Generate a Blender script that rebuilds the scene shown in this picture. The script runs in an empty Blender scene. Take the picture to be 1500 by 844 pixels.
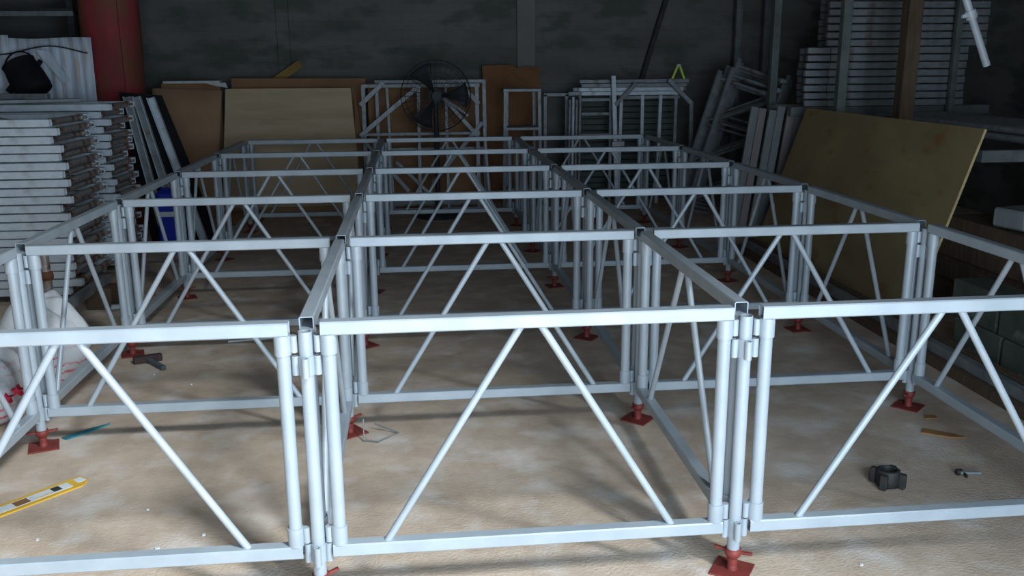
import bpy, bmesh, math, random
from mathutils import Vector, Matrix
random.seed(7)
S = bpy.context.scene
COL = S.collection
PI = math.pi

# ---------------------------------------------------------------- camera, world, daylight, exposure
cam = bpy.data.cameras.new('camera'); co = bpy.data.objects.new('camera', cam); COL.objects.link(co)
co.location = (0.31525, -2.35505, 1.49704)
co.rotation_euler = (1.325919, 0.006955, -0.10374)
cam.sensor_width = 36.0; cam.lens = 1330.05 / 1500 * 36; cam.clip_start = .05
S.camera = co
w = bpy.data.worlds.new('world'); S.world = w; w.use_nodes = True
w.node_tree.nodes['Background'].inputs[0].default_value = (.62, .78, 1, 1)
w.node_tree.nodes['Background'].inputs[1].default_value = .5
DOOR_X0, DOOR_X1, DOOR_H, FRONT_Y = -.4, 3.25, 5.6, -3.0
def area(name, loc, aim, sx, sy, power, col):
    l = bpy.data.lights.new(name, 'AREA'); l.shape = 'RECTANGLE'; l.size = sx; l.size_y = sy; l.energy = power; l.color = col
    o = bpy.data.objects.new(name, l); COL.objects.link(o); o.location = loc
    o.rotation_euler = (Vector(aim) - Vector(loc)).to_track_quat('-Z', 'Y').to_euler(); return o
area('open_sky_offscreen', (5.3, -5.6, 8.6), (-.4, .5, 0), 2.4, 2.6, 3100, (.84, .94, 1))                      # bright sky outside, to the right of the doorway
area('doorway_offscreen', (1.1, FRONT_Y - .1, 1.15), (-.9, 2, .8), 2.8, 1.9, 190, (.64, .83, 1))   # yard light through the doorway
vs = S.view_settings
vs.view_transform = 'Standard'; vs.look = 'None'; vs.gamma = 1; vs.use_curve_mapping = False; vs.exposure = 0.0

# ---------------------------------------------------------------- materials
MATS = {}
def mat(name, col, rough=.6, metal=0., var=None, scale=6., detail=4., stretch=(1, 1, 1), bump=0., bscale=None,
        ramp=(.35, .65), spots=None, spot_scale=20., spot_at=(.6, .68), coords='Object', spec=.4, nrough=.5):
    m = bpy.data.materials.new(name); m.use_nodes = True
    nt = m.node_tree; N = nt.nodes; L = nt.links; b = N['Principled BSDF']
    b.inputs['Roughness'].default_value = rough; b.inputs['Metallic'].default_value = metal
    b.inputs['Specular IOR Level'].default_value = spec
    b.inputs['Base Color'].default_value = (*col, 1)
    tc = N.new('ShaderNodeTexCoord'); mp = N.new('ShaderNodeMapping'); mp.inputs['Scale'].default_value = stretch
    L.new(tc.outputs[coords], mp.inputs[0])
    out = None
    if var:
        n = N.new('ShaderNodeTexNoise'); n.inputs['Scale'].default_value = scale; n.inputs['Detail'].default_value = detail; n.inputs['Roughness'].default_value = nrough
        L.new(mp.outputs[0], n.inputs[0])
        r = N.new('ShaderNodeValToRGB'); r.color_ramp.elements[0].position = ramp[0]; r.color_ramp.elements[1].position = ramp[1]
        r.color_ramp.elements[0].color = (*col, 1); r.color_ramp.elements[1].color = (*var, 1)
        L.new(n.outputs[0], r.inputs[0]); out = r.outputs[0]
        if spots:
            n2 = N.new('ShaderNodeTexNoise'); n2.inputs['Scale'].default_value = spot_scale; n2.inputs['Detail'].default_value = 5
            L.new(mp.outputs[0], n2.inputs[0])
            r2 = N.new('ShaderNodeValToRGB'); r2.color_ramp.elements[0].position = spot_at[0]; r2.color_ramp.elements[1].position = spot_at[1]
            L.new(n2.outputs[0], r2.inputs[0])
            mx = N.new('ShaderNodeMix'); mx.data_type = 'RGBA'
            L.new(r2.outputs[0], mx.inputs[0]); L.new(out, mx.inputs[6]); mx.inputs[7].default_value = (*spots, 1)
            out = mx.outputs[2]
        L.new(out, b.inputs['Base Color'])
    if bump:
        n3 = N.new('ShaderNodeTexNoise'); n3.inputs['Scale'].default_value = bscale or scale * 4; n3.inputs['Detail'].default_value = 6
        L.new(mp.outputs[0], n3.inputs[0])
        bp = N.new('ShaderNodeBump'); bp.inputs['Strength'].default_value = bump; bp.inputs['Distance'].default_value = .01
        L.new(n3.outputs[0], bp.inputs['Height']); L.new(bp.outputs[0], b.inputs['Normal'])
    MATS[name] = m
    return m
mat('silver', (.36, .40, .435), .45, .15, (.415, .455, .49), 9, bump=.03, bscale=120)
mat('floor', (.46, .345, .255), .9, 0, (.67, .525, .41), 6, 14, bump=.35, bscale=90, ramp=(.30, .70), spots=(.76, .68, .62), spot_scale=5, spot_at=(.50, .76), spec=.2, nrough=.68)
mat('wall', (.13, .125, .112), .95, 0, (.175, .17, .155), 1.3, 6, stretch=(1, 1, 2.4), bump=.3, bscale=14, spots=(.10, .105, .09), spot_scale=2.2, spot_at=(.5, .62))
mat('ceiling', (.06, .06, .06), .9, 0, (.08, .08, .08), 2)
mat('pilaster', (.19, .18, .165), .95, 0, (.22, .21, .19), 3, bump=.2)
mat('red_iron', (.20, .034, .028), .55, .1, (.26, .05, .04), 14, spots=(.16, .035, .025), spot_scale=40, bump=.1)
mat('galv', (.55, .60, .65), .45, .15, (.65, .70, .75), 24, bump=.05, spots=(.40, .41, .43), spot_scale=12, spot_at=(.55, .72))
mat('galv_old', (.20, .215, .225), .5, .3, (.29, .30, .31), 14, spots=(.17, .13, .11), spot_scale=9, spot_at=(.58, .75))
mat('galv_rusty', (.42, .40, .385), .36, .5, (.24, .15, .10), 11, ramp=(.48, .66), bump=.15, spots=(.26, .10, .045), spot_scale=22, spot_at=(.60, .68))
mat('rust', (.20, .075, .035), .85, .1, (.12, .05, .03), 16, bump=.3)
mat('rack_wood', (.14, .09, .055), .85, 0, (.085, .055, .035), 6, stretch=(6, 6, .8), bump=.2)
mat('rack_steel', (.18, .195, .19), .6, .3, (.12, .13, .125), 8)
mat('ply', (.60, .45, .29), .75, 0, (.50, .36, .22), 2.2, 6, stretch=(.7, 1, 5), spots=(.42, .27, .15), spot_scale=2.5, spot_at=(.62, .8))
mat('ply_old', (.34, .25, .12), .8, 0, (.24, .18, .09), 1.6, 6, stretch=(1, 1, 2), spots=(.25, .125, .045), spot_scale=3.5, spot_at=(.56, .72))
mat('ply_edge', (.58, .44, .22), .8, 0, (.45, .33, .16), 20)
mat('card', (.46, .28, .16), .9, 0, (.38, .22, .12), 2.5, 5)
mat('card_dark', (.34, .18, .09), .9, 0, (.25, .13, .065), 2.5, 5)
mat('card_red', (.27, .125, .055), .9, 0, (.19, .085, .038), 3, 5)
mat('foam', (.72, .73, .72), .9, 0, (.6, .6, .6), 20)
mat('sheet', (.70, .74, .80), .55, 0, (.50, .55, .63), 3.0, 5, stretch=(7, 7, .6), spots=(.55, .47, .40), spot_scale=4, spot_at=(.58, .66))
mat('tarp', (.42, .046, .058), .8, 0, (.22, .045, .042), 2.2, 6, stretch=(2.5, 2.5, 1), spots=(.22, .075, .045), spot_scale=1.6, spot_at=(.48, .6), bump=.4, bscale=9)
mat('black', (.012, .012, .015), .85, 0, (.022, .018, .02), 6, spec=.1)
mat('black_iron', (.03, .032, .034), .6, .3, (.06, .055, .05), 30, bump=.2)
mat('fan_metal', (.035, .04, .046), .6, .2, (.028, .032, .036), 10)
mat('wire', (.03, .03, .03), .6, .2)
mat('blue', (.012, .03, .42), .45, 0, (.01, .02, .32), 6)
mat('white_print', (.72, .74, .76), .6, 0, (.6, .62, .64), 30)
mat('white_pipe', (.62, .66, .70), .45, .1, (.5, .53, .56), 9)
mat('yellow', (.78, .46, .05), .55, 0, (.70, .40, .04), 14)
mat('yellow_tape', (.75, .85, .10), .5, 0, (.65, .74, .10), 14)
mat('orange', (.36, .18, .07), .7, 0, (.26, .13, .05), 14)
mat('teal', (.02, .20, .24), .5, 0, (.03, .15, .19), 9)
mat('hammer_handle', (.07, .085, .09), .7, 0, (.10, .11, .11), 30)
mat('hammer_head', (.045, .03, .032), .6, .4, (.07, .04, .035), 30)
mat('slat', (.12, .135, .125), .8, 0, (.09, .105, .095), 5, stretch=(1, 1, 4))
mat('dark_stone', (.09, .10, .075), .95, 0, (.05, .06, .045), 5, bump=.5, bscale=18, spots=(.14, .15, .12), spot_scale=9)
mat('grey_plank', (.24, .25, .255), .75, 0, (.18, .19, .19), 4, stretch=(5, 5, .7))
mat('plank_warm', (.27, .235, .23), .75, 0, (.21, .18, .18), 4, stretch=(5, 5, .7))
mat('yplank', (.33, .20, .06), .8, 0, (.25, .15, .045), 5)
def sack_mat():
    m = mat('sack', (.70, .69, .70), .8, 0, (.58, .57, .58), 6, bump=.5, bscale=40)
    nt = m.node_tree; N = nt.nodes; L = nt.links; b = N['Principled BSDF']
    src = b.inputs['Base Color'].links[0].from_socket
    tc = N.new('ShaderNodeTexCoord'); wv = N.new('ShaderNodeTexWave'); wv.bands_direction = 'Z'
    wv.inputs['Scale'].default_value = 8; wv.inputs['Distortion'].default_value = 2.5; wv.inputs['Detail'].default_value = 2; wv.inputs['Detail Scale'].default_value = 6
    L.new(tc.outputs['Object'], wv.inputs[0])
    r = N.new('ShaderNodeValToRGB'); r.color_ramp.elements[0].position = .70; r.color_ramp.elements[1].position = 1.0
    nn = N.new('ShaderNodeTexNoise'); nn.inputs['Scale'].default_value = 9; L.new(tc.outputs['Object'], nn.inputs[0])
    L.new(wv.outputs['Fac'], r.inputs[0])
    sep = N.new('ShaderNodeSeparateXYZ'); L.new(tc.outputs['Object'], sep.inputs[0])
    mr = N.new('ShaderNodeMapRange'); mr.inputs[1].default_value = .28; mr.inputs[2].default_value = .20
    mr.inputs[3].default_value = 0; mr.inputs[4].default_value = 1
    L.new(sep.outputs[2], mr.inputs[0])
    m0 = N.new('ShaderNodeMath'); m0.operation = 'MULTIPLY'; L.new(r.outputs[0], m0.inputs[0]); L.new(mr.outputs[0], m0.inputs[1])
    nr = N.new('ShaderNodeMapRange'); nr.inputs[1].default_value = .42; nr.inputs[2].default_value = .6; L.new(nn.outputs[0], nr.inputs[0])
    mu = N.new('ShaderNodeMath'); mu.operation = 'MULTIPLY'; L.new(m0.outputs[0], mu.inputs[0]); L.new(nr.outputs[0], mu.inputs[1])
    mx = N.new('ShaderNodeMix'); mx.data_type = 'RGBA'; L.new(mu.outputs[0], mx.inputs[0]); L.new(src, mx.inputs[6])
    mx.inputs[7].default_value = (.62, .10, .14, 1); L.new(mx.outputs[2], b.inputs['Base Color'])
sack_mat()
def wall_courses():
    # faint block courses in the render of the back wall
    m = MATS['wall']; nt = m.node_tree; N = nt.nodes; L = nt.links; b = N['Principled BSDF']
    src = b.inputs['Base Color'].links[0].from_socket
    tc = N.new('ShaderNodeTexCoord'); mp = N.new('ShaderNodeMapping'); mp.inputs['Rotation'].default_value = (PI / 2, 0, 0)
    L.new(tc.outputs['Object'], mp.inputs[0])
    br = N.new('ShaderNodeTexBrick'); br.inputs['Scale'].default_value = 2.6; br.inputs['Mortar Size'].default_value = .02
    br.inputs['Color1'].default_value = (1, 1, 1, 1); br.inputs['Color2'].default_value = (.88, .88, .88, 1); br.inputs['Mortar'].default_value = (.74, .74, .74, 1)
    L.new(mp.outputs[0], br.inputs[0])
    mx = N.new('ShaderNodeMix'); mx.data_type = 'RGBA'; mx.blend_type = 'MULTIPLY'; mx.inputs[0].default_value = .3
    L.new(src, mx.inputs[6]); L.new(br.outputs[0], mx.inputs[7]); L.new(mx.outputs[2], b.inputs['Base Color'])
wall_courses()

# ---------------------------------------------------------------- mesh helpers
class MB:
    """collects shapes for one mesh"""
    def __init__(s): s.v = []; s.f = []; s.sm = []
    def _add(s, vs, fs, smooth=False):
        o = len(s.v); s.v += [tuple(x) for x in vs]
        for q in fs:
            s.f.append([i + o for i in q]); s.sm.append(smooth if not isinstance(smooth, list) else False)
    def box(s, x0, x1, y0, y1, z0, z1, c=0., M=None):
        if c <= 0:
            vs = [Vector((x, y, z)) for x in (x0, x1) for y in (y0, y1) for z in (z0, z1)]
            fs = [(0, 1, 3, 2), (4, 6, 7, 5), (0, 4, 5, 1), (2, 3, 7, 6), (0, 2, 6, 4), (1, 5, 7, 3)]
        else:
            b = bmesh.new(); bmesh.ops.create_cube(b, size=1)
            for v in b.verts:
                v.co = Vector(((x0 + x1) / 2 + v.co.x * (x1 - x0), (y0 + y1) / 2 + v.co.y * (y1 - y0), (z0 + z1) / 2 + v.co.z * (z1 - z0)))
            bmesh.ops.bevel(b, geom=b.edges[:], offset=c, segments=1, affect='EDGES')
            b.verts.index_update(); vs = [v.co.copy() for v in b.verts]; fs = [[v.index for v in f.verts] for f in b.faces]; b.free()
        if M: vs = [M @ v for v in vs]
        s._add(vs, fs); return s
    def bar(s, p0, p1, wx, wy, c=0., up=(0, 0, 1)):
        """rectangular bar from p0 to p1; wx across, wy along the up direction"""
        p0 = Vector(p0); p1 = Vector(p1); d = p1 - p0; z = d.normalized(); u = Vector(up)
        if abs(z.dot(u)) > .98: u = Vector((0, 1, 0))
        x = u.cross(z).normalized(); y = z.cross(x)
        M = Matrix((x, y, z)).transposed().to_4x4(); M.translation = p0
        return s.box(-wx / 2, wx / 2, -wy / 2, wy / 2, 0, d.length, c, M)
    def tube(s, p0, p1, r, n=14, r1=None, hollow=0.):
        p0 = Vector(p0); p1 = Vector(p1); d = p1 - p0; z = d.normalized(); r1 = r if r1 is None else r1
        u = Vector((0, 0, 1)) if abs(z.z) < .98 else Vector((1, 0, 0))
        x = u.cross(z).normalized(); y = z.cross(x)
        def ring(p, rr): return [p + (x * math.cos(2 * PI * i / n) + y * math.sin(2 * PI * i / n)) * rr for i in range(n)]
        A = ring(p0, r); B = ring(p1, r1)
        s._add(A + B, [(i, (i + 1) % n, n + (i + 1) % n, n + i) for i in range(n)], True)
        if hollow:
            A2 = ring(p0, r - hollow); B2 = ring(p1, r1 - hollow)
            s._add(A2 + B2, [(i, n + i, n + (i + 1) % n, (i + 1) % n) for i in range(n)], True)
            s._add(B + B2, [(i, (i + 1) % n, n + (i + 1) % n, n + i) for i in range(n)])
            s._add(A + A2, [(i, n + i, n + (i + 1) % n, (i + 1) % n) for i in range(n)])
        else:
            s._add(A, [list(range(n))[::-1]]); s._add(B, [list(range(n))])
        return s
    def sqtube(s, x0, x1, wy, z0, z1, t=.003, c=.0035, axis='x'):
        """hollow rectangular section along x with open ends and softened corners"""
        hy = wy / 2
        def prof(y0, y1, a, b, k): return [(y0 + k, a), (y1 - k, a), (y1, a + k), (y1, b - k), (y1 - k, b), (y0 + k, b), (y0, b - k), (y0, a + k)]
        o = prof(-hy, hy, z0, z1, c); i = prof(-hy + t, hy - t, z0 + t, z1 - t, .001)
        V = [(x, y, z) for x in (x0, x1) for (y, z) in o] + [(x, y, z) for x in (x0, x1) for (y, z) in i]
        F = []
        for k in range(8):
            j = (k + 1) % 8
            F.append((k, j, 8 + j, 8 + k)[::-1]); F.append((16 + k, 16 + j, 24 + j, 24 + k))
            F.append((k, j, 16 + j, 16 + k)); F.append((8 + k, 24 + k, 24 + j, 8 + j))
        s._add(V, F); return s
    def lathe(s, prof, n=24, M=None, smooth=True):
        V = []; F = []
        for (r, z) in prof: V += [Vector((r * math.cos(2 * PI * i / n), r * math.sin(2 * PI * i / n), z)) for i in range(n)]
        for k in range(len(prof) - 1):
            for i in range(n): F.append((k * n + i, k * n + (i + 1) % n, (k + 1) * n + (i + 1) % n, (k + 1) * n + i))
        if M: V = [M @ v for v in V]
        s._add(V, F, smooth)
        if prof[0][0] > 1e-4: s._add(V[:n], [list(range(n))[::-1]])
        if prof[-1][0] > 1e-4: s._add(V[-n:], [list(range(n))])
        return s
    def path(s, pts, r, n=8):
        for a, b in zip(pts[:-1], pts[1:]): s.tube(a, b, r, n)
        return s
    def prism(s, pts, off):
        """closed outline pts thickened by the vector off"""
        n = len(pts); A = [Vector(p) for p in pts]; B = [p + Vector(off) for p in A]
        s._add(A + B, [list(range(n))[::-1], list(range(n, 2 * n))] + [(i, (i + 1) % n, n + (i + 1) % n, n + i) for i in range(n)]); return s
    def grid(s, fn, nu, nv, th, smooth=True):
        """sheet fn(u,v) -> (point, normal), thickness th"""
        P = [[fn(i / nu, j / nv) for j in range(nv + 1)] for i in range(nu + 1)]
        V = []; idx = lambda i, j, k: (i * (nv + 1) + j) * 2 + k
        for row in P:
            for (p, nrm) in row: V += [Vector(p), Vector(p) + Vector(nrm).normalized() * th]
        F = []
        for i in range(nu):
            for j in range(nv):
                F.append((idx(i, j, 0), idx(i, j + 1, 0), idx(i + 1, j + 1, 0), idx(i + 1, j, 0)))
                F.append((idx(i, j, 1), idx(i + 1, j, 1), idx(i + 1, j + 1, 1), idx(i, j + 1, 1)))
        for i in range(nu):
            F.append((idx(i, 0, 0), idx(i + 1, 0, 0), idx(i + 1, 0, 1), idx(i, 0, 1))); F.append((idx(i, nv, 0), idx(i, nv, 1), idx(i + 1, nv, 1), idx(i + 1, nv, 0)))
        for j in range(nv):
            F.append((idx(0, j, 0), idx(0, j, 1), idx(0, j + 1, 1), idx(0, j + 1, 0))); F.append((idx(nu, j, 0), idx(nu, j + 1, 0), idx(nu, j + 1, 1), idx(nu, j, 1)))
        s._add(V, F, smooth); return s
    def mesh(s, name, m):
        me = bpy.data.meshes.new(name); me.from_pydata(s.v, [], s.f)
        me.polygons.foreach_set('use_smooth', s.sm)
        b = bmesh.new(); b.from_mesh(me); bmesh.ops.recalc_face_normals(b, faces=b.faces); b.to_mesh(me); b.free()
        me.materials.append(MATS[m]); me.update(); return me
    def build(s, name, m, parent=None, loc=None):
        o = bpy.data.objects.new(name, s.mesh(name, m)); COL.objects.link(o)
        if parent: o.parent = parent
        if loc: o.location = loc
        return o
def tag(o, label=None, cat=None, group=None, kind=None):
    if label: o['label'] = label
    if cat: o['category'] = cat
    if group: o['group'] = group
    if kind: o['kind'] = kind
    return o
def thing(name, loc=(0, 0, 0), rz=0., label=None, cat=None, group=None):
    o = bpy.data.objects.new(name, None); o.empty_display_size = .1; COL.objects.link(o)
    o.location = loc; o.rotation_euler = (0, 0, rz); return tag(o, label, cat, group)
def copy_tree(o, parent=None):
    c = o.copy(); COL.objects.link(c); c.parent = parent
    for ch in list(o.children): copy_tree(ch, c)
    return c
def struct(o): o['kind'] = 'structure'; return o
ORD = ['first', 'second', 'third', 'fourth', 'fifth', 'sixth', 'seventh', 'eighth', 'ninth', 'tenth', 'eleventh', 'twelfth', 'thirteenth', 'fourteenth',
       'fifteenth', 'sixteenth', 'seventeenth', 'eighteenth', 'nineteenth', 'twentieth', 'twenty-first', 'twenty-second', 'twenty-third']

# ---------------------------------------------------------------- the building
XL, XR, YB, HC = -4.4, 5.9, 7.95, 6.0
struct(MB().box(XL, XR, FRONT_Y - 4, YB, -.12, 0).build('floor', 'floor'))
struct(MB().box(XL - .2, XR + .2, YB, YB + .2, -.1, HC).build('wall_back', 'wall'))
struct(MB().box(XL - .2, XL, FRONT_Y - .2, YB, -.1, HC).build('wall_left', 'wall'))
struct(MB().box(XR, XR + .2, FRONT_Y - .2, YB, -.1, HC).build('wall_right', 'wall'))
struct(MB().box(XL - .2, XR + .2, FRONT_Y - .2, YB + .2, HC, HC + .1).build('ceiling', 'ceiling'))
fw = MB().box(XL, DOOR_X0, FRONT_Y - .2, FRONT_Y, 0, HC).box(DOOR_X1, XR, FRONT_Y - .2, FRONT_Y, 0, HC).box(DOOR_X0, DOOR_X1, FRONT_Y - .2, FRONT_Y, DOOR_H, HC)
struct(fw.build('wall_front', 'wall'))
struct(MB().box(1.44, 1.64, YB - .06, YB, 0, HC, .004).build('trim_1', 'pilaster'))
struct(MB().box(-1.14, -1.01, YB - .04, YB, 0, HC, .004).build('trim_2', 'wall'))
struct(MB().box(3.18, 3.28, 1.2, 7.9, 2.55, 2.67, .004).build('trim_3', 'rack_wood'))   # tie beam over the rack
struct(MB().bar((2.78, 7.86, 1.1), (3.36, 7.9, 3.05), .05, .05).build('trim_4', 'black_iron'))   # dark strut along the wall

# ---------------------------------------------------------------- the stage substructure
PX, PY, Y0 = 1.22, 1.1992, .02
ZB, ZH, CH, CW = .133, .695, .038, .040       # underside of the lower chord, panel height, chord section
GAP, UO, UR, SR = .042, .061, .0188, .0228    # chord end, upright offset, upright and sleeve radius
COLX = [-PX, 0, PX, 2 * PX]; ROWY = [Y0 + PY * r for r in range(6)]
def make_panel(pitch):
    t = thing('truss_panel')
    x0, x1 = GAP, pitch - GAP
    MB().sqtube(x0, x1, CW, ZH - CH, ZH).build('top_chord', 'silver', t)
    MB().sqtube(x0, x1, CW, 0, CH).build('bottom_chord', 'silver', t)
    for ux, sg in ((UO, -1), (pitch - UO, 1)):
        u = MB().tube((ux, 0, CH - .002), (ux, 0, ZH - CH + .002), UR, 18).build('upright', 'silver', t)
        for za, zb in ((CH - .001, .092), (ZH - CH - .054, ZH - CH + .001)):
            MB().tube((ux, 0, za), (ux, 0, zb), SR, 18, hollow=.004).build('sleeve', 'silver', u)
            lx = ux + sg * .0295
            MB().tube((lx, 0, za + .006), (lx, 0, zb - .002), .0098, 10).build('lug', 'silver', u)
    m = pitch / 2
    for sg in (-1, 1):
        MB().tube((m + sg * .028, 0, ZH - CH + .003), (m + sg * (m - .195), 0, CH - .004), .0108, 14).build('diagonal', 'silver', t)
    return t
SIDE = ['bay beside the galvanised stacks', 'middle bay', 'bay beside the leaning plywood']
pX, pY = make_panel(PX), make_panel(PY)
first = True
for r in range(6):
    for c in range(3):
        o = pX if first else copy_tree(pX); first = False
        o.location = (COLX[c], ROWY[r], ZB)
        tag(o, 'silver crosswise truss panel, %s row from back wall, %s' % (ORD[5 - r], SIDE[c]), 'truss panel', 'crosswise panels of the stage frame')
LINE = ['line beside galvanised stacks', 'inner line nearer galvanised stacks', 'inner line nearer leaning plywood', 'line beside leaning plywood']
first = True
for c in range(4):
    for r in range(5):
        o = pY if first else copy_tree(pY); first = False
        o.location = (COLX[c], ROWY[r], ZB); o.rotation_euler = (0, 0, PI / 2)
        tag(o, 'silver lengthwise truss panel, %s bay from back wall, %s' % (ORD[4 - r], LINE[c]), 'truss panel', 'lengthwise panels of the stage frame')
def make_post():
    t = thing('upright_post')
    MB().tube((0, 0, .070), (0, 0, .800), UR, 20, hollow=.003).build('tube', 'silver', t)
    for za, zb in ((.116, .172), (.678, .732)):
        k = MB().tube((0, 0, za), (0, 0, zb), UR + .0028, 20, hollow=.004).build('coupler', 'silver', t)
        for q in range(4):
            a = q * PI / 2; x, y = .0295 * math.cos(a), .0295 * math.sin(a)
            MB().tube((x, y, za), (x, y, zb), .0104, 10, hollow=.004).bar((x * .62, y * .62, (za + zb) / 2 - .02), (x * .62, y * .62, (za + zb) / 2 + .02), .01, .01).build('socket', 'silver', k)
    return t
def make_jack():
    t = thing('base_jack')
    MB().box(-.056, .056, -.056, .056, 0, .006, .001).build('base_plate', 'red_iron', t)
    MB().lathe([(.017, .005), (.0165, .010), (.0155, .02)] + [(.0145 + .0012 * (k % 2), .022 + k * .003) for k in range(12)] + [(.0145, .09)], 16).build('screw', 'red_iron', t)
    n = MB().lathe([(.016, .044), (.0215, .050), (.0245, .060), (.0245, .074), (.019, .075)], 18).build('collar_nut', 'red_iron', t)
    for sg in (-1, 1): MB().bar((sg * .019, 0, .064), (sg * .058, 0, .068), .011, .008, .001).build('handle', 'red_iron', n)
    return t
post, jack = make_post(), make_jack()
first = True
jang = {(0, 2): 2.55, (1, 2): .85, (1, 0): .35, (1, 3): .75, (1, 1): .6, (2, 0): .3, (0, 1): .6, (2, 2): .9, (3, 0): .4}
CNR = ['on line beside galvanised stacks', 'on inner line nearer galvanised stacks', 'on inner line nearer leaning plywood', 'on line beside leaning plywood']
for r in range(6):
    for c in range(4):
        o = post if first else copy_tree(post); j = jack if first else copy_tree(jack); first = False
        o.location = (COLX[c], ROWY[r], 0); j.location = (COLX[c], ROWY[r], 0)
        j.rotation_euler = (0, 0, jang.get((r, c), random.uniform(0, 1.5)))
        tag(o, 'silver tube post %s, %s row from back wall' % (CNR[c], ORD[5 - r]), 'post', 'upright posts of the stage frame')
        tag(j, 'red base jack %s, %s row from back wall' % (CNR[c], ORD[5 - r]), 'base jack', 'red base jacks under the posts')

# ---------------------------------------------------------------- flat galvanised frames stacked at the left
def make_flat_frame(dep, L=1.22):
    """truss frame lying flat: near chord along x, end tube running back; origin at its near end corner, z from 0"""
    t = thing('galvanised_frame'); h = .046
    MB().sqtube(-L, 0, .045, 0, h, .003, .003).build('chord', 'galv', t).location = (0, .0225, 0)
    MB().sqtube(-L, 0, .045, 0, h, .003, .003).build('chord', 'galv', t).location = (0, dep - .0225, 0)
    for ux in (-.035, -L + .04):
        u = MB().tube((ux, .044, h / 2), (ux, dep - .044, h / 2), .0222, 14).build('end_tube', 'galv_rusty', t)
        for a, b in ((.045, .105), (dep - .105, dep - .045)):
            MB().tube((ux, a, h / 2), (ux, b, h / 2), .0243, 14, hollow=.004).build('sleeve', 'rust' if a < .1 else 'galv_rusty', u)
            MB().tube((ux + .033, a + .004, h / 2), (ux + .033, b - .004, h / 2), .0105, 10, hollow=.004).build('lug', 'galv_rusty', u)
    for sg in (-1, 1):
        MB().tube((-L / 2 + sg * .03, dep - .05, h / 2), (-L / 2 + sg * (L / 2 - .2), .05, h / 2), .0115, 10).build('diagonal', 'galv', t)
    return t
for dep, Y, n, x0, lab in ((.70, 3.60, 21, -1.90, 'stack beside the white sacks'), (.56, 4.48, 22, -1.885, 'stack beside the leaning steel rails')):
    pr = make_flat_frame(dep)
    for k in range(n):
        o = pr if k == 0 else copy_tree(pr)
        jx = random.uniform(-.025, .025) + (.022 if k % 2 else -.022)
        o.location = (x0 + jx, Y + random.uniform(-.012, .012), .052 + k * .0535); o.rotation_euler = (0, 0, random.uniform(-.008, .008))
        tag(o, 'galvanised flat truss frame, %s from top of %s' % (ORD[n - 1 - k], lab), 'truss frame', 'galvanised frames in flat stacks')
    for sx in (-.35, -1.0):
        tag(MB().bar((x0 + sx, Y - .05, .026), (x0 + sx, Y + dep + .05, .026), .07, .052, .003).build('sleeper_beam', 'rack_wood'),
            'wooden sleeper under the %s, %s' % (lab, 'near its rusty ends' if sx > -.5 else 'away from its rusty ends'), 'beam', 'sleepers under the frame stacks')
b = MB().sqtube(-.55, .45, .05, 0, .05).build('square_tube', 'galv_old'); b.location = (-1.70, 3.12, .135); b.rotation_euler = (0, 0, PI / 2)
tag(b, 'square steel tube raised beside the frame stack by the white sacks', 'steel tube')
tag(MB().box(-1.78, -1.62, 2.6, 2.76, 0, .136, .006).build('timber_block', 'rack_wood'), 'timber block under the square tube end by the sacks', 'block')
tag(MB().box(-1.78, -1.62, 3.38, 3.54, 0, .136, .006).build('timber_block', 'rack_wood'), 'timber block under the square tube end beside the frame stack', 'block')
t = thing('rusty_pipe', (-1.78, 2.86, 0), 0, 'short upright pipe with rusty coupling behind the white sacks', 'pipe')
MB().tube((0, 0, 0), (0, 0, .47), .024, 16, hollow=.004).build('tube', 'galv_rusty', t)
MB().lathe([(.025, .32), (.033, .325), (.036, .345), (.033, .365), (.025, .37)], 16).build('coupling', 'rust', t)
MB().lathe([(.001, 0), (.07, 0), (.07, .008), (.025, .01)], 16).build('foot', 'galv_rusty', t)
tag(MB().tube((-1.62, 3.36, .02), (-1.36, 3.40, .02), .018, 12).build('short_tube', 'galv'), 'short bright tube on the floor beside the frame stack', 'pipe')
# bars lying on top of the stacks
zt2 = .052 + 21 * .0535 + .046
tag(MB().bar((-3.05, 4.62, zt2 + .012), (-2.22, 4.98, zt2 + .012), .09, .024, .002).build('flat_bar', 'galv_old'), 'weathered flat bar lying askew on top of the frame stack', 'bar')
tag(MB().bar((-3.05, 4.98, zt2 + .045), (-2.40, 4.86, zt2 + .045), .05, .042, .003).build('steel_bar', 'galv_old'), 'dull steel bar crossing the weathered flat bar on frame stack', 'bar')

# ---------------------------------------------------------------- left background
def corr(x0, x1, y, z0, z1, seed):
    rr = random.Random(seed); n = int((x1 - x0) / .012)
    amps = [rr.uniform(.006, .013) for _ in range(40)]
    def fn(u, v):
        x = x0 + (x1 - x0) * u; ph = (x - x0) / .085; a = amps[int(ph) % 40]
        sag = -.012 * math.sin(u * 9 + seed) if v > .9 else 0
        return (x, y - a * math.cos(2 * PI * ph) + .06 * v, z0 + (z1 - z0) * v + sag * .5), (0, -1, 0)
    return MB().grid(fn, n, 10, .0015)
tag(corr(-3.35, -2.36, 5.74, 0, 1.71, 3).build('corrugated_sheet', 'sheet'), 'weathered pale corrugated sheet with rust streaks next to red tarpaulin roll', 'metal sheet')
tag(corr(-4.15, -3.0, 5.70, 0, 1.74, 5).build('corrugated_sheet', 'sheet'), 'weathered pale corrugated sheet overlapping the one by the red roll', 'metal sheet')
tag(MB().prism([(-2.78, 5.70, 1.62), (-2.66, 5.70, 1.60), (-2.52, 5.68, 1.36), (-2.58, 5.68, 1.35)], (0, -.004, 0)).build('loose_offcut', 'sheet'), 'bent pale metal offcut hanging over the corrugated sheet', 'metal sheet')
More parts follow.
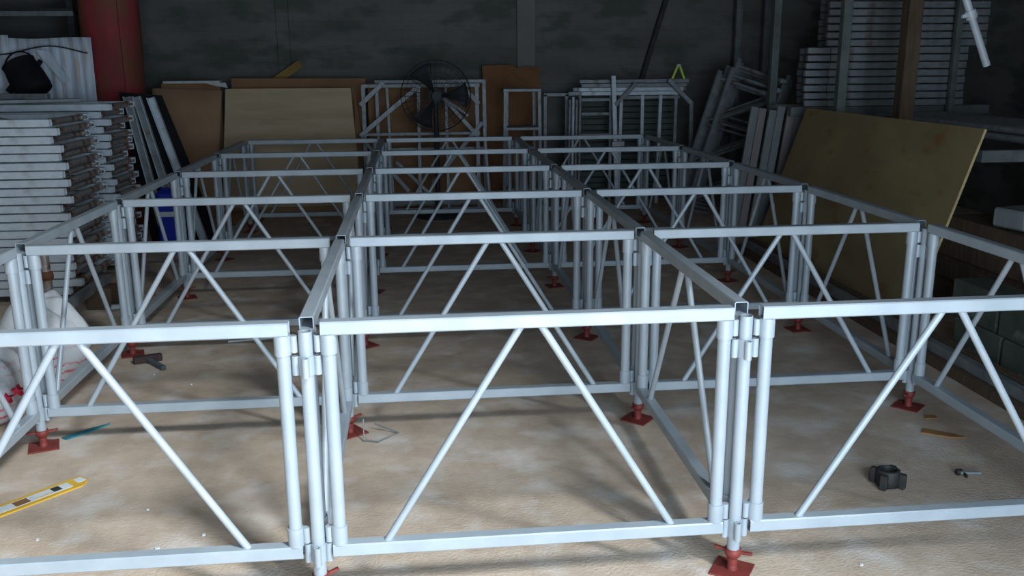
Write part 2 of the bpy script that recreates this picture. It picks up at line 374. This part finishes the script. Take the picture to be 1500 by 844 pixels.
wp = [Vector((-4.1 + 1.74 * k / 40, 5.685, 1.625 - .035 * math.sin(k * .33) - .02 * (k / 40))) for k in range(41)]
tag(MB().path(wp, .006, 6).build('strung_wire', 'wire'), 'dark wire strung across the pale corrugated sheets', 'wire')
bk = thing('black_bucket', (-2.74, 5.52, 1.27), 0, 'black plastic bucket hanging from the wire on corrugated sheet', 'bucket')
MT = Matrix.Rotation(-.5, 4, 'Y') @ Matrix.Rotation(-.2, 4, 'X') @ Matrix.Scale(1.18, 4)
MB().lathe([(.001, 0), (.10, 0), (.118, .01), (.122, .05), (.118, .13), (.108, .22), (.112, .235), (.10, .24), (.09, .23), (.09, .06), (.001, .05)], 28, MT).build('shell', 'black', bk)
hp = [MT @ Vector((.105 * math.cos(a), 0, .21 + .10 * math.sin(a))) for a in [PI * k / 14 for k in range(15)]]
MB().path(hp, .007, 7).build('handle', 'black', bk)
MB().bar(MT @ Vector((-.16, 0, .10)), MT @ Vector((-.11, 0, .12)), .05, .05, .008).build('side_lug', 'black', bk)
MB().bar(MT @ Vector((.11, 0, .16)), MT @ Vector((.145, 0, .175)), .035, .035, .006).build('side_lug', 'black', bk)
# dark rack behind the corrugated sheets
rk = thing('dark_rack', (-3.2, 6.9, 0), 0, 'dark steel shelf rack rising behind the corrugated sheets', 'rack')
for x in (-.9, .33):
    for y in (0, .7): MB().box(x - .03, x + .03, y - .03, y + .03, 0, 2.9, .002).build('post', 'black_iron', rk)
for z in (1.0, 1.98, 2.7):
    MB().box(-.93, .36, -.035, .735, z, z + .025).build('shelf', 'black_iron', rk)
    MB().box(-.93, .36, -.04, -.01, z - .045, z, .002).build('beam', 'galv_old' if z == 1.98 else 'black_iron', rk)
# red tarpaulin roll standing on end
def roll(u, v):
    a = 2 * PI * u * 1.86; r = .245 - .05 * u + .014 * math.sin(3 * a + 2.5 * v) + .012 * math.sin(7 * v + 2 * a)
    return (r * math.cos(a - 1.0), r * math.sin(a - 1.0), 2.45 * v), (math.cos(a - 1.0), math.sin(a - 1.0), 0)
o = MB().grid(roll, 110, 16, .012).build('tarpaulin_roll', 'tarp'); o.location = (-2.42, 6.55, 0)
tag(o, 'tall red tarpaulin roll standing on end by the back wall', 'tarpaulin')
# leaning rails and the dark sheet behind them
for k, (xt, xb, zt) in enumerate(((-2.04, -1.80, 1.235), (-1.965, -1.66, 1.235), (-1.855, -1.49, 1.225))):
    rl = thing('steel_rail', (xb, 5.42, 0), 0, 'grey steel channel rail leaning by dark sheet, %s from the frame stack' % ORD[k], 'rail', 'leaning steel channel rails')
    d = Vector((xt - xb, .12, zt))
    for q, dx in enumerate((-.028, .028)): MB().bar((dx, 0, 0), d + Vector((dx, 0, 0)), .006, .042, up=(0, 1, 0)).build('flange', 'galv', rl)
    MB().bar((0, .012, 0), d + Vector((0, .012, 0)), .056, .005, up=(0, 1, 0)).build('web', 'galv_old' if k != 2 else 'galv', rl)
tag(MB().prism([(x, 5.51 + .12 * z, z) for (x, z) in ((-2.14, 1.27), (-1.80, 1.24), (-1.62, .72), (-1.40, 0), (-1.95, 0))], (0, .02, 0)).build('dark_sheet', 'black'), 'black rubber sheet leaning behind the grey channel rails', 'sheet')
bx = thing('blue_canister', (-1.70, 5.24, 0), 0, 'bright blue plastic canister on floor below leaning rails', 'canister')
MB().box(-.095, .095, -.085, .085, 0, .50, .02).build('body', 'blue', bx)
MB().box(-.085, .085, -.088, -.083, .295, .335).build('label_band', 'white_print', bx)
MB().tube((.05, 0, .495), (.05, 0, .53), .028, 14).build('cap', 'black', bx)
MB().bar((-.07, 0, .508), (.01, 0, .508), .03, .025, .006).build('handle', 'blue', bx)
# cardboard and plywood sheets against the back
def leaf(pts, y0, lean, th=.008, z_top=1.3):
    return MB().prism([(x, y0 + lean * z / z_top, z) for (x, z) in pts], (0, th, 0))
def curved(u, v):
    x = -2.30 + .66 * u; z = (1.26 - .03 * u) * v
    return (x - .10 * (1 - v) * u, 7.02 + .22 * v + .16 * max(0, u - .45) ** 1.3 * (.4 + v), z), (0, 1, 0)
tag(MB().grid(curved, 16, 6, .008).build('cardboard_sheet', 'card'), 'brown cardboard sheet curling at its edge beside the steel rails', 'cardboard')
tag(MB().box(-2.24, -1.66, 7.36, 7.44, 0, 1.30, .003).build('board', 'card_dark'), 'dark brown board with foam edge behind the curling cardboard', 'board')
tag(MB().box(-2.22, -1.66, 7.34, 7.45, 1.30, 1.325, .004).build('foam_strip', 'foam'), 'white foam strip lying along the dark board top', 'foam strip')
tag(MB().prism([(-1.80, 7.33, 1.305), (-1.60, 7.33, 1.305), (-1.58, 7.33, 1.255), (-1.70, 7.33, 1.275)], (0, .012, 0)).build('foam_scrap', 'foam'), 'torn white foam scrap hanging below the foam strip', 'foam strip')
tag(leaf([(-1.66, 0), (-.29, 0), (-.29, .55), (-.335, 1.245), (-1.565, 1.25)], 6.95, .18, .018, 1.25).build('plywood_sheet', 'ply'), 'light plywood sheet leaning between cardboard and braced steel frame', 'plywood')
tag(leaf([(-1.62, 0), (-.22, 0), (-.20, 1.335), (-1.56, 1.345)], 7.25, .2, .01, 1.34).build('cardboard_sheet', 'card_dark'), 'wide dark cardboard sheet rising behind the light plywood', 'cardboard')
tag(leaf([(-.34, 0), (-.18, 0), (-.22, .6), (-.30, 1.22)], 7.06, .14, .01, 1.25).build('cardboard_strip', 'card_dark'), 'narrow worn cardboard strip beside the light plywood edge', 'cardboard')
tag(MB().bar((-1.30, 7.72, 1.22), (-.89, 7.78, 1.49), .02, .085, .002).bar((-1.9, 7.7, .0), (-1.28, 7.72, 1.24), .02, .06).build('yellow_plank', 'yplank'), 'ochre wooden plank tip above the dark cardboard sheet', 'plank')
tag(MB().prism([(-1.62, 6.82, .0), (-.5, 6.84, .0), (-.52, 6.90, .08), (-1.60, 6.88, .09)], (0, .03, 0)).build('cardboard_offcut', 'card'), 'low cardboard offcut on floor along the plywood foot', 'cardboard')
tag(MB().box(-1.55, -1.2, 6.42, 6.68, 0, .10, .01).build('flat_carton', 'card_dark'), 'small flat brown carton on floor before the plywood', 'carton')
tag(MB().box(-1.62, -.32, 6.74, 6.80, .0, .055, .003).build('timber_batten', 'card'), 'brown timber batten on floor at the plywood foot', 'timber')

# ---------------------------------------------------------------- braced steel frames and fan at the back
def braced(name, y, lean, label, bars, m):
    t = thing(name, (0, y, 0), 0, label, 'steel frame', 'braced frames against the back wall')
    for nm, (xa, za), (xb, zb), wdt, off in bars:
        MB().bar((xa, off + lean * za, za), (xb, off + lean * zb, zb), wdt, wdt * .7, .002, up=(0, 1, 0)).build(nm, m, t)
    return t
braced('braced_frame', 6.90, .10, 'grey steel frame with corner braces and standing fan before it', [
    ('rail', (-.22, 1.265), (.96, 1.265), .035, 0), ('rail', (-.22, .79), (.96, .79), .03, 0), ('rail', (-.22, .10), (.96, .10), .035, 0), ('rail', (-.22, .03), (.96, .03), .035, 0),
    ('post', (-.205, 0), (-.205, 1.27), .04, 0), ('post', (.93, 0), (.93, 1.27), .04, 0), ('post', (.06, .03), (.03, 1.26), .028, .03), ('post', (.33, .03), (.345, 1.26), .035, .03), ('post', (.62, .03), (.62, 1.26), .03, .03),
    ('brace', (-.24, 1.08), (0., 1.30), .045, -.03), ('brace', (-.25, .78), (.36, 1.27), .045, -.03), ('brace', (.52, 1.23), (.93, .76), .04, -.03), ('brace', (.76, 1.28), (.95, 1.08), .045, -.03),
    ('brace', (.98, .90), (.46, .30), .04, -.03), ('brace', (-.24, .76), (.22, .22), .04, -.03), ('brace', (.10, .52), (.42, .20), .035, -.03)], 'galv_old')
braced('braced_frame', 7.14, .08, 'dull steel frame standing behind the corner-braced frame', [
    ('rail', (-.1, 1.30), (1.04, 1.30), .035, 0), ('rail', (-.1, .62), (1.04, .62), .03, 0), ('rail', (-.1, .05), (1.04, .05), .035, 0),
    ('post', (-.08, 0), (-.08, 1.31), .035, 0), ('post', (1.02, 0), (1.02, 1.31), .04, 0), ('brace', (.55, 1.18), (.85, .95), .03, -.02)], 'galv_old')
tag(MB().tube((1.03, 6.62, 0), (.985, 6.80, .845), .016, 12).build('white_tube', 'white_pipe'), 'slim white tube leaning on the corner-braced frame', 'pipe')
tag(leaf([(-.20, 0), (1.06, 0), (1.04, 1.30), (-.18, 1.28)], 7.34, .16, .008, 1.3).build('cardboard_sheet', 'card_dark'), 'brown cardboard sheet behind the two braced frames', 'cardboard')
fan = thing('pedestal_fan', (.505, 6.62, 0), .06, 'dark pedestal fan with wire guard before braced frame', 'fan')
MB().lathe([(.001, 0), (.22, 0), (.22, .02), (.06, .045), (.03, .09), (.001, .09)], 28).build('base', 'fan_metal', fan)
MB().tube((0, 0, .05), (0, 0, 1.12), .024, 14).build('pole', 'fan_metal', fan)
MB().tube((0, -.05, 1.18), (0, .16, 1.18), .075, 20, .06).build('motor', 'fan_metal', fan)
MB().tube((0, -.14, 1.18), (0, -.05, 1.18), .045, 18).build('hub', 'fan_metal', fan)
for k in range(3):
    def blade(u, v, k=k):
        a = 2 * PI * k / 3 + (u - .5) * (.35 + .45 * v); r = .05 + .26 * v
        return (r * math.cos(a), -.09 + .07 * (u - .5), 1.18 + r * math.sin(a)), (0, 1, 0)
    MB().grid(blade, 6, 6, .003).build('blade', 'fan_metal', fan)
g = MB()
for yy, rr in ((-.16, .12), (-.175, .22), (-.14, .30), (-.09, .335), (-.02, .335), (.04, .29), (.06, .18)):
    g.path([(rr * math.cos(2 * PI * k / 36), yy, 1.18 + rr * math.sin(2 * PI * k / 36)) for k in range(37)], .002 if rr < .33 else .0035, 5)
for k in range(32):
    a = 2 * PI * k / 32
    g.path([(r * math.cos(a), yy, 1.18 + r * math.sin(a)) for r, yy in ((.05, -.15), (.12, -.165), (.22, -.175), (.30, -.14), (.335, -.09), (.335, -.02), (.29, .04), (.18, .06), (.07, .05))], .0016, 4)
g.build('wire_guard', 'fan_metal', fan)

# carton, stand, dark door frame
tag(leaf([(1.08, 0), (1.67, 0), (1.665, 1.43), (1.56, 1.44), (1.42, 1.425), (1.34, 1.46), (1.04, 1.455)], 7.52, .2, .012, 1.44).build('flattened_carton', 'card_red'), 'orange-brown flattened carton standing under the wall pilaster', 'cardboard')
tag(MB().prism([(1.34, 7.67, 1.40), (1.63, 7.68, 1.42), (1.60, 7.62, 1.31), (1.44, 7.62, 1.30)], (0, -.006, 0)).build('carton_flap', 'card_red'), 'folded flap at the top of the flattened carton', 'cardboard')
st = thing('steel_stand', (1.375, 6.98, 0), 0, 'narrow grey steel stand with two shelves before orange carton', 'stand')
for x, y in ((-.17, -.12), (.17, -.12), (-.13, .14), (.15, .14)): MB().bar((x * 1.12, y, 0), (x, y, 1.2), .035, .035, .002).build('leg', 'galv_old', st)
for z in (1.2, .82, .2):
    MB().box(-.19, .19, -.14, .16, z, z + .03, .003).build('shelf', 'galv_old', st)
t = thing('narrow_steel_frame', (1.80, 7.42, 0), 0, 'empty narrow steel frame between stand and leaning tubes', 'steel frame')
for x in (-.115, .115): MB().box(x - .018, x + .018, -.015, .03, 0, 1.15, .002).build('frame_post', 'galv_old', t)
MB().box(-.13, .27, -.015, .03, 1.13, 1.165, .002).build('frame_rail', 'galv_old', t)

# ---------------------------------------------------------------- rails, ladder frame and slatted panel
sl = thing('slatted_panel', (2.58, 7.60, 0), 0, 'dark green-grey slatted panel behind the ladder frame', 'panel')
for k in range(17): MB().box(-.60, .60, 0, .02, .05 + k * .064, .05 + k * .064 + .056, .004).build('slat', 'slat', sl)
for x in (-.56, .56): MB().box(x - .03, x + .03, .02, .045, .0, 1.15).build('batten', 'black_iron', sl)
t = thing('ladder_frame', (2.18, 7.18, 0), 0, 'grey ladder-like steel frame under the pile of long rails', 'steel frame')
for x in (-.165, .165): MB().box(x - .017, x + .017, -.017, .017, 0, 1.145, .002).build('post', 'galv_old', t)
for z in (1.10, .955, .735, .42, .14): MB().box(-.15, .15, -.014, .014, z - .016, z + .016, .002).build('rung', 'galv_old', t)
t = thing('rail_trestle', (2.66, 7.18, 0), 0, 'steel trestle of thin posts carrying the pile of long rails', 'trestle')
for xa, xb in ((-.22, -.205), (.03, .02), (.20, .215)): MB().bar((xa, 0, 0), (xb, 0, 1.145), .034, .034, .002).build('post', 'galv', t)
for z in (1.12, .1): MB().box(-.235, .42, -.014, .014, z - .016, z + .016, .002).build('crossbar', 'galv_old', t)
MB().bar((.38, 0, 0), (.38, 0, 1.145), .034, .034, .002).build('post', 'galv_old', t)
for k, (x0, x1, y, z) in enumerate(((2.02, 3.05, 7.12, 1.165), (1.90, 3.12, 7.20, 1.165), (2.0, 3.1, 7.15, 1.205), (1.95, 3.15, 7.22, 1.205), (2.03, 3.14, 7.16, 1.245), (2.02, 3.18, 7.22, 1.285))):
    o = MB().sqtube(0, x1 - x0, .04, -.019, .019).build('long_rail', 'galv' if k in (0, 2) else 'galv_old'); o.location = (x0, y, z)
    tag(o, 'long square steel rail lying across trestle and ladder frame tops', 'rail', 'long rails piled on the trestle')
for k in range(4):
    o = MB().tube((0, 0, 0), (.03, .12, 1.13 - .03 * (k % 2)), .016, 10).build('leaning_tube', 'galv' if k == 2 else 'galv_old'); o.location = (1.985 - k * .033, 7.02 + .02 * k, 0)
    tag(o, 'thin steel tube leaning by the empty frame, %s from the ladder frame' % ORD[k], 'pipe', 'tubes leaning beside the ladder frame')
t = thing('pale_post', (2.37, 7.03, 0), 0, 'pale square post with short brace before the ladder frame', 'post')
MB().bar((.03, 0, 0), (-.03, .03, 1.345), .045, .045, .003).build('shaft', 'galv', t)
MB().bar((-.01, .0, 1.05), (.21, .03, 1.265), .045, .03, .003, up=(0, 1, 0)).build('brace', 'galv_old', t)
MB().box(-.04, .09, -.03, .02, .63, .68, .003).build('bracket', 'white_pipe', t)
tag(MB().bar((2.92, 7.05, 1.30), (3.17, 7.02, 1.05), .045, .03, .003, up=(0, 1, 0)).bar((3.16, 7.02, 1.06), (3.20, 7.06, 0), .04, .03, .003).build('bent_brace', 'galv_old'), 'bent steel brace leaning at the end of the long rails', 'brace')
t = thing('yellow_clamp', (3.07, 7.22, 1.304), 0, 'small yellow-green A-shaped clamp standing on the long rails', 'clamp')
for sg in (-1, 1): MB().bar((sg * .065, 0, 0), (sg * .008, 0, .14), .022, .022, .003).build('leg', 'yellow_tape', t)
MB().box(-.018, .018, -.015, .015, .125, .15, .004).build('hinge', 'white_pipe', t)

# ---------------------------------------------------------------- leaning frames at the right rear
def make_lean_frame():
    t = thing('old_truss'); W, H = .64, 1.48
    for x in (0, W): MB().box(x - .02, x + .02, -.018, .018, 0, H, .003).build('chord', 'galv_old', t)
    for z in (.07, H - .07):
        u = MB().tube((.01, 0, z), (W - .01, 0, z), .018, 12).build('end_tube', 'galv_old', t)
        MB().tube((W - .09, 0, z), (W - .03, 0, z), .023, 12).build('sleeve', 'galv', u)
    for za, zb in ((.16, .52), (.58, .92), (.98, 1.32)): MB().tube((.02, 0, za), (W - .02, 0, zb), .012, 10).build('diagonal', 'galv_old', t)
    MB().tube((.02, 0, .95), (W - .02, 0, .95), .012, 10).build('stay', 'galv_old', t)
    return t
lf = make_lean_frame()
for k in range(8):
    o = lf if k == 0 else copy_tree(lf)
    o.location = (2.92 + .05 * k - .153 * (k % 2), 6.32 + .095 * k - .047 * (k % 2), .006); o.rotation_euler = (.10, .27, .30)
    o.scale = (1, 1, 1 + .03 * (k % 3) - .05 * (k % 2))
    tag(o, 'old truss frame leaning in dark corner, %s from the leaning planks' % ORD[k], 'truss frame', 'truss frames leaning in the dark corner')
for k, (x, y, z1, mm) in enumerate(((3.87, 7.72, 3.0, 'rack_steel'), (4.2, 7.75, 2.2, 'rack_steel'))):
    tag(MB().box(x - .035, x + .035, y - .03, y + .03, 0, z1, .003).build('steel_post', mm),
        'grey-green steel post by the back wall behind the %s' % ('leaning frames' if k == 0 else 'frame rack'), 'post')
# planks leaning beside the plywood
for k in range(6):
    o = MB().box(-.033, .033, -.011, .011, 0, 1.11 - .015 * (k % 3), .002).build('leaning_plank', 'plank_warm' if k % 3 == 1 else 'grey_plank')
    o.location = (3.04 + .083 * k, 5.24 + .03 * (k % 2), .008); o.rotation_euler = (-.08, .155, 0)
    tag(o, 'narrow grey plank leaning beside the plywood, %s from the leaning frames' % ORD[k], 'plank', 'narrow planks leaning by the plywood')
# plywood sheet along the right side
pw = thing('plywood_sheet', (3.14, 2.5, 0), 0, 'large stained plywood sheet leaning along the dark rack', 'plywood')
lean = math.atan2(.36, 1.10); L = 1.165
def P(s, y): return Vector((s * math.sin(lean), y, s * math.cos(lean)))
n = Vector((math.cos(lean), 0, -math.sin(lean)))
MB().prism([P(0, 0), P(L, .03), P(L, 2.44), P(0, 2.44)], n * .014).build('face', 'ply_old', pw)
MB().prism([P(0, -.004), P(L, .026), P(L, .032), P(0, .002)], n * .0145).build('cut_edge', 'ply_edge', pw)

# ---------------------------------------------------------------- rack on the right with stacked frames
rk = thing('storage_rack', (0, 0, 0), 0, 'dark storage rack behind the large plywood sheet, loaded with frames', 'rack')
for x, y, m, wd in ((3.62, 4.60, 'rack_steel', .07), (3.93, 4.20, 'rack_wood', .11), (4.86, 5.13, 'rack_steel', .05), (5.2, 4.2, 'rack_wood', .09), (3.66, 6.1, 'rack_steel', .07), (5.2, 6.1, 'rack_steel', .07), (4.0, 1.2, 'rack_wood', .09), (5.2, 1.2, 'rack_wood', .09)):
    MB().box(x - wd / 2, x + wd / 2, y - wd / 2, y + wd / 2, 0, 2.6, .004).build('post', m, rk)
MB().box(3.5, 5.3, 5.25, 5.31, 1.02, 1.10, .003).build('beam', 'rack_steel', rk)
MB().box(3.5, 5.3, 5.75, 5.81, 1.02, 1.10, .003).build('beam', 'rack_steel', rk)
for y in (1.2, 2.7, 4.2): MB().box(3.60, 5.3, y - .03, y + .03, .90, .97, .003).build('beam', 'rack_steel', rk)
def make_rack_frame():
    t = thing('rack_frame'); h = .052
    MB().sqtube(0, 1.22, .045, 0, h, .003, .003).build('chord', 'galv_old', t).location = (0, .0225, 0)
    MB().sqtube(0, 1.22, .045, 0, h, .003, .003).build('chord', 'galv_old', t).location = (0, .62, 0)
    for ux in (.03, 1.18): MB().tube((ux, .04, h / 2), (ux, .60, h / 2), .021, 12).build('end_tube', 'galv_old', t)
    MB().box(-.20, -.004, .0, .045, .002, h - .002, .003).build('end_bracket', 'galv_old', t)
    return t
rf = make_rack_frame()
for k in range(15):
    o = rf if k == 0 else copy_tree(rf)
    up = k >= 8
    o.location = ((3.98 if up else 3.79) + random.uniform(-.008, .008), 5.20 + (.05 if up else 0), 1.105 + k * .062)
    tag(o, 'galvanised frame stacked flat on the dark rack, %s from the top' % ORD[14 - k], 'truss frame', 'frames stacked on the dark rack')
for k in range(12):
    col, row = k % 6, k // 6
    o = MB().tube((0, 0, 0), (0, 4.0, 0), .024, 10, hollow=.003).build('long_tube', 'galv_old'); o.location = (4.09 + col * .11 + .05 * row, .98, .994 + row * .047)
    tag(o, 'long steel tube lying lengthwise on the dark rack shelf', 'pipe', 'long tubes on the dark rack')
wp = thing('white_pipe', (0, 0, 0), 0, 'pale pipe with clamp hanging from the tie beam over the rack', 'pipe')
a, b2 = Vector((3.24, 3.0, 2.60)), Vector((3.775, 3.0, 1.45))
MB().tube(a, b2, .022, 16, hollow=.003).build('tube', 'white_pipe', wp)
dd = (b2 - a).normalized(); q = a + (b2 - a) * .74
MB().tube(q - dd * .025, q + dd * .025, .034, 16).bar(q - Vector((.055, 0, .012)), q + Vector((.04, 0, 0)), .02, .02, .002).build('clamp', 'white_pipe', wp)

# ---------------------------------------------------------------- floor piles at the right
for k, (x, z, y0, y1) in enumerate(((2.86, .025, .9, 4.6), (2.93, .025, .7, 4.7), (3.0, .025, 1.0, 4.5), (2.90, .076, .9, 4.5), (2.97, .076, 1.1, 4.6), (3.06, .025, 2.0, 4.9))):
    o = MB().sqtube(0, y1 - y0, .05, -.025, .025).build('floor_rail', 'galv_old' if k % 2 else 'rack_wood'); o.location = (x, y0, z); o.rotation_euler = (0, 0, PI / 2)
    tag(o, 'dull square rail lying on the floor along the plywood foot', 'rail', 'rails on the floor along the plywood')
bl = 0
for r in range(2):
    for k in range(4):
        o = MB().box(-.19, .19, -.09, .09, 0, .19, .008).build('concrete_block', 'dark_stone'); o.location = (3.16 + .02 * r + random.uniform(-.01, .01), .55 + k * .40 + .06 * r, .191 * r)
        o.rotation_euler = (0, 0, PI / 2 + random.uniform(-.04, .04))
        tag(o, 'mossy dark concrete block in %s course, %s from the plywood sheet' % ('bottom' if r == 0 else 'top', ORD[3 - k]), 'block', 'concrete blocks beside the floor rails')
cr = thing('dark_crate', (3.98, 2.3, 0), 0, 'dark wooden crate under the rack shelf beside the plywood', 'crate')
for z in (.02, .16, .30, .44):
    MB().box(-.38, .38, -.70, -.68, z, z + .11, .003).build('plank', 'rack_wood', cr); MB().box(-.40, -.38, -.70, .70, z, z + .11, .003).build('plank', 'rack_wood', cr)
MB().box(-.38, .38, -.68, .70, 0, .54).build('core', 'rack_wood', cr)
o = MB().box(-.17, .17, -.11, .11, 0, .11, .012).build('pale_carton', 'grey_plank'); o.location = (3.80, 2.46, .551); o.rotation_euler = (0, 0, .25)
tag(o, 'pale grey carton lying on the dark wooden crate', 'carton')
o = MB().box(-.13, .13, -.10, .10, 0, .09, .01).build('brown_carton', 'card'); o.location = (3.78, 2.05, .551); o.rotation_euler = (0, 0, -.3)
tag(o, 'small brown carton lying on the dark wooden crate', 'carton')
o = MB().box(-.12, .12, -.06, .06, 0, .05, .006).build('pale_offcut', 'grey_plank'); o.location = (3.17, 1.05, .382); o.rotation_euler = (0, 0, .5)
tag(o, 'pale offcut lying on top of the mossy concrete blocks', 'offcut')

# ---------------------------------------------------------------- sacks
def sack(name, loc, rx, ry, h, seed, label, rz=0.):
    rr = random.Random(seed); ph = [rr.uniform(0, 6.28) for _ in range(12)]
    NU, NV = 48, 28; V = []; F = []
    for j in range(NV + 1):
        v = j / NV; th = v * PI
        prof = math.sin(th) ** .58
        z = h * (.5 - .5 * math.cos(th))
        neck = 1 - .22 * max(0, v - .62) / .38
        for i in range(NU):
            a = 2 * PI * i / NU
            fold = 1 + .06 * math.sin(3 * a + ph[0] + 3 * v) + .06 * math.sin(5 * a + ph[1] - 5 * v) * (.3 + v) + .045 * abs(math.sin(4.5 * a + ph[2] + 6 * v)) + .02 * math.sin(17 * a + ph[3] + 9 * v)
            r = prof * neck * fold
            V.append((rx * r * math.cos(a), ry * r * math.sin(a), z + (.05 * math.sin(2 * a + ph[4]) + .025 * math.sin(7 * a + ph[5])) * v * v * (1 - max(0, v - .9) * 6)))
    for j in range(NV):
        for i in range(NU): F.append((j * NU + i, j * NU + (i + 1) % NU, (j + 1) * NU + (i + 1) % NU, (j + 1) * NU + i))
    m = MB(); m._add(V, F, True)
    t = thing(name, loc, rz, label, 'sack')
    m.build('body', 'sack', t); return t
sack('woven_sack', (-1.475, 1.98, 0), .185, .18, .41, 4, 'white woven sack with red stripes beside the silver posts', .4)
s2 = sack('woven_sack', (-1.545, 1.53, 0), .14, .15, .29, 9, 'lower white woven sack printed with red stars', 0)
mat('red_print', (.60, .03, .07), .7)
for k, (dx, z) in enumerate(((.045, .135), (.115, .14), (.155, .165))):
    pts = []
    for q in range(10):
        a = PI / 2 + q * PI / 5; r = .026 if q % 2 == 0 else .011
        pts.append((dx + r * math.cos(a), -.162 + dx * .42, z + r * math.sin(a)))
    MB().prism(pts, (0, .03, 0)).build('star_print', 'red_print', s2)

# ---------------------------------------------------------------- small things on the floor
h = thing('hammer', (-1.10, 2.27, 0), 0, 'dark hammer with grey handle on floor beside red jack', 'hammer')
MB().bar((-.07, -.016, .019), (.06, .036, .019), .038, .037, .005).build('head', 'hammer_head', h)
MB().bar((0, .0, .019), (.115, -.14, .013), .026, .022, .004).build('handle', 'hammer_handle', h)
pk = thing('saw_blade_packet', (-1.118, 0.708, 0), 0.819, 'long yellow packet with white window on the floor', 'packet'); pk.scale = (1, 1.3, 1)
MB().prism([(-.24, -.033, .0), (.215, -.033, .0), (.25, -.012, .0), (.25, .03, .0), (.215, .033, 0), (-.24, .033, .0)], (0, 0, .005)).build('sleeve', 'yellow', pk)
MB().box(-.225, .19, -.018, .018, .0045, .0062).build('window', 'white_print', pk)
MB().box(-.01, .04, -.016, .014, .006, .0068).build('printed_patch', 'card_red', pk)
MB().box(.125, .155, -.012, .016, .006, .0068).build('printed_patch', 'black_iron', pk)
MB().box(.06, .12, -.013, -.009, .006, .0068).build('printed_line', 'yellow', pk)
MB().box(.215, .245, -.008, .022, .0045, .0062).build('hang_tab', 'white_print', pk)
MB().box(-.225, -.19, -.018, .0, .006, .0068).build('printed_patch', 'red_print', pk)
tag(MB().prism([(-1.180, 1.300, 0), (-1.155, 1.280, 0), (-1.09, 1.345, 0), (-1.03, 1.435, 0), (-1.10, 1.385, 0), (-1.16, 1.325, 0)], (0, 0, .006)).build('teal_strip', 'teal'), 'torn teal strip on floor behind the red jack', 'strip')
# dark swivel coupler on the floor at the right
c = thing('scaffold_coupler', (1.965, .50, 0), .5, 'black iron coupler lying on the floor by itself', 'coupler')
MB().lathe([(.028, 0), (.040, .004), (.042, .03), (.040, .062), (.030, .066), (.027, .06), (.026, .004), (.028, 0)], 20).build('ring', 'black_iron', c)
for k in range(4):
    a = k * PI / 2 + .3; x, y = math.cos(a), math.sin(a)
    MB().bar((x * .038, y * .038, .03), (x * .062, y * .062, .03), .026, .056, .004).build('lug', 'black_iron', c)
t = thing('steel_bolt', (2.29, .545, 0), -.15, 'small dark bolt lying on floor beside the black coupler', 'bolt')
MB().tube((-.02, 0, .009), (.055, 0, .009), .007, 10).build('shank', 'galv_old', t)
MB().tube((-.032, 0, .012), (-.02, 0, .012), .012, 6).build('head', 'black_iron', t)
MB().bar((-.005, -.03, .008), (-.005, .03, .008), .008, .012, .002).build('cross_pin', 'black_iron', t)
tag(MB().prism([(2.34, .93, 0), (2.37, .97, 0), (2.46, .90, 0), (2.49, .86, 0), (2.43, .87, 0)], (0, 0, .006)).build('wood_chip', 'orange'), 'orange-brown wood chip on floor by the plywood-side jack', 'wood chip')
tag(MB().prism([(2.43, 1.06, .006), (2.45, 1.10, .006), (2.49, 1.09, .006), (2.48, 1.05, .006)], (0, 0, .004)).build('leaf_scrap', 'orange'), 'small yellowish scrap lying on the jack plate', 'scrap')
tag(MB().prism([(2.06, .30, 0), (2.10, .33, 0), (2.13, .30, 0), (2.09, .28, 0)], (0, 0, .005)).build('orange_scrap', 'orange'), 'tiny orange scrap on floor beside the black coupler', 'scrap')
tag(MB().bar((-.76, 2.585, .006), (-.47, 2.63, .006), .03, .010, .001).build('white_strip', 'white_print'), 'thin white strip on floor inside the stage frame', 'strip')
# bent wire bracket by the red jack
pts = [(.06, 1.155, .085), (.062, 1.12, .006), (.12, 1.10, .005), (.20, 1.185, .005), (.10, 1.235, .03)]
tag(MB().path([Vector(p) for p in pts], .003, 7).build('wire_bracket', 'galv_old'), 'bent grey wire bracket on floor against a red jack', 'bracket')
rs = random.Random(21)
for k, (x, y) in enumerate(((-1.02, 2.07), (-.80, 1.9), (1.35, -.12), (1.62, .0), (-.55, .35), (-.42, .42), (-.95, .45), (.62, 1.62), (-.65, .62))):
    r = rs.uniform(.004, .008)
    pp = [(x + r * rs.uniform(.7, 1.3) * math.cos(a), y + r * rs.uniform(.7, 1.3) * math.sin(a), 0) for a in (0, 1.1, 2.2, 3.2, 4.3, 5.3)]
    tag(MB().prism(pp, (0, 0, .005)).build('debris_chip', 'white_print'), 'tiny pale debris chip lying on the concrete floor', 'debris', 'pale chips on the floor')
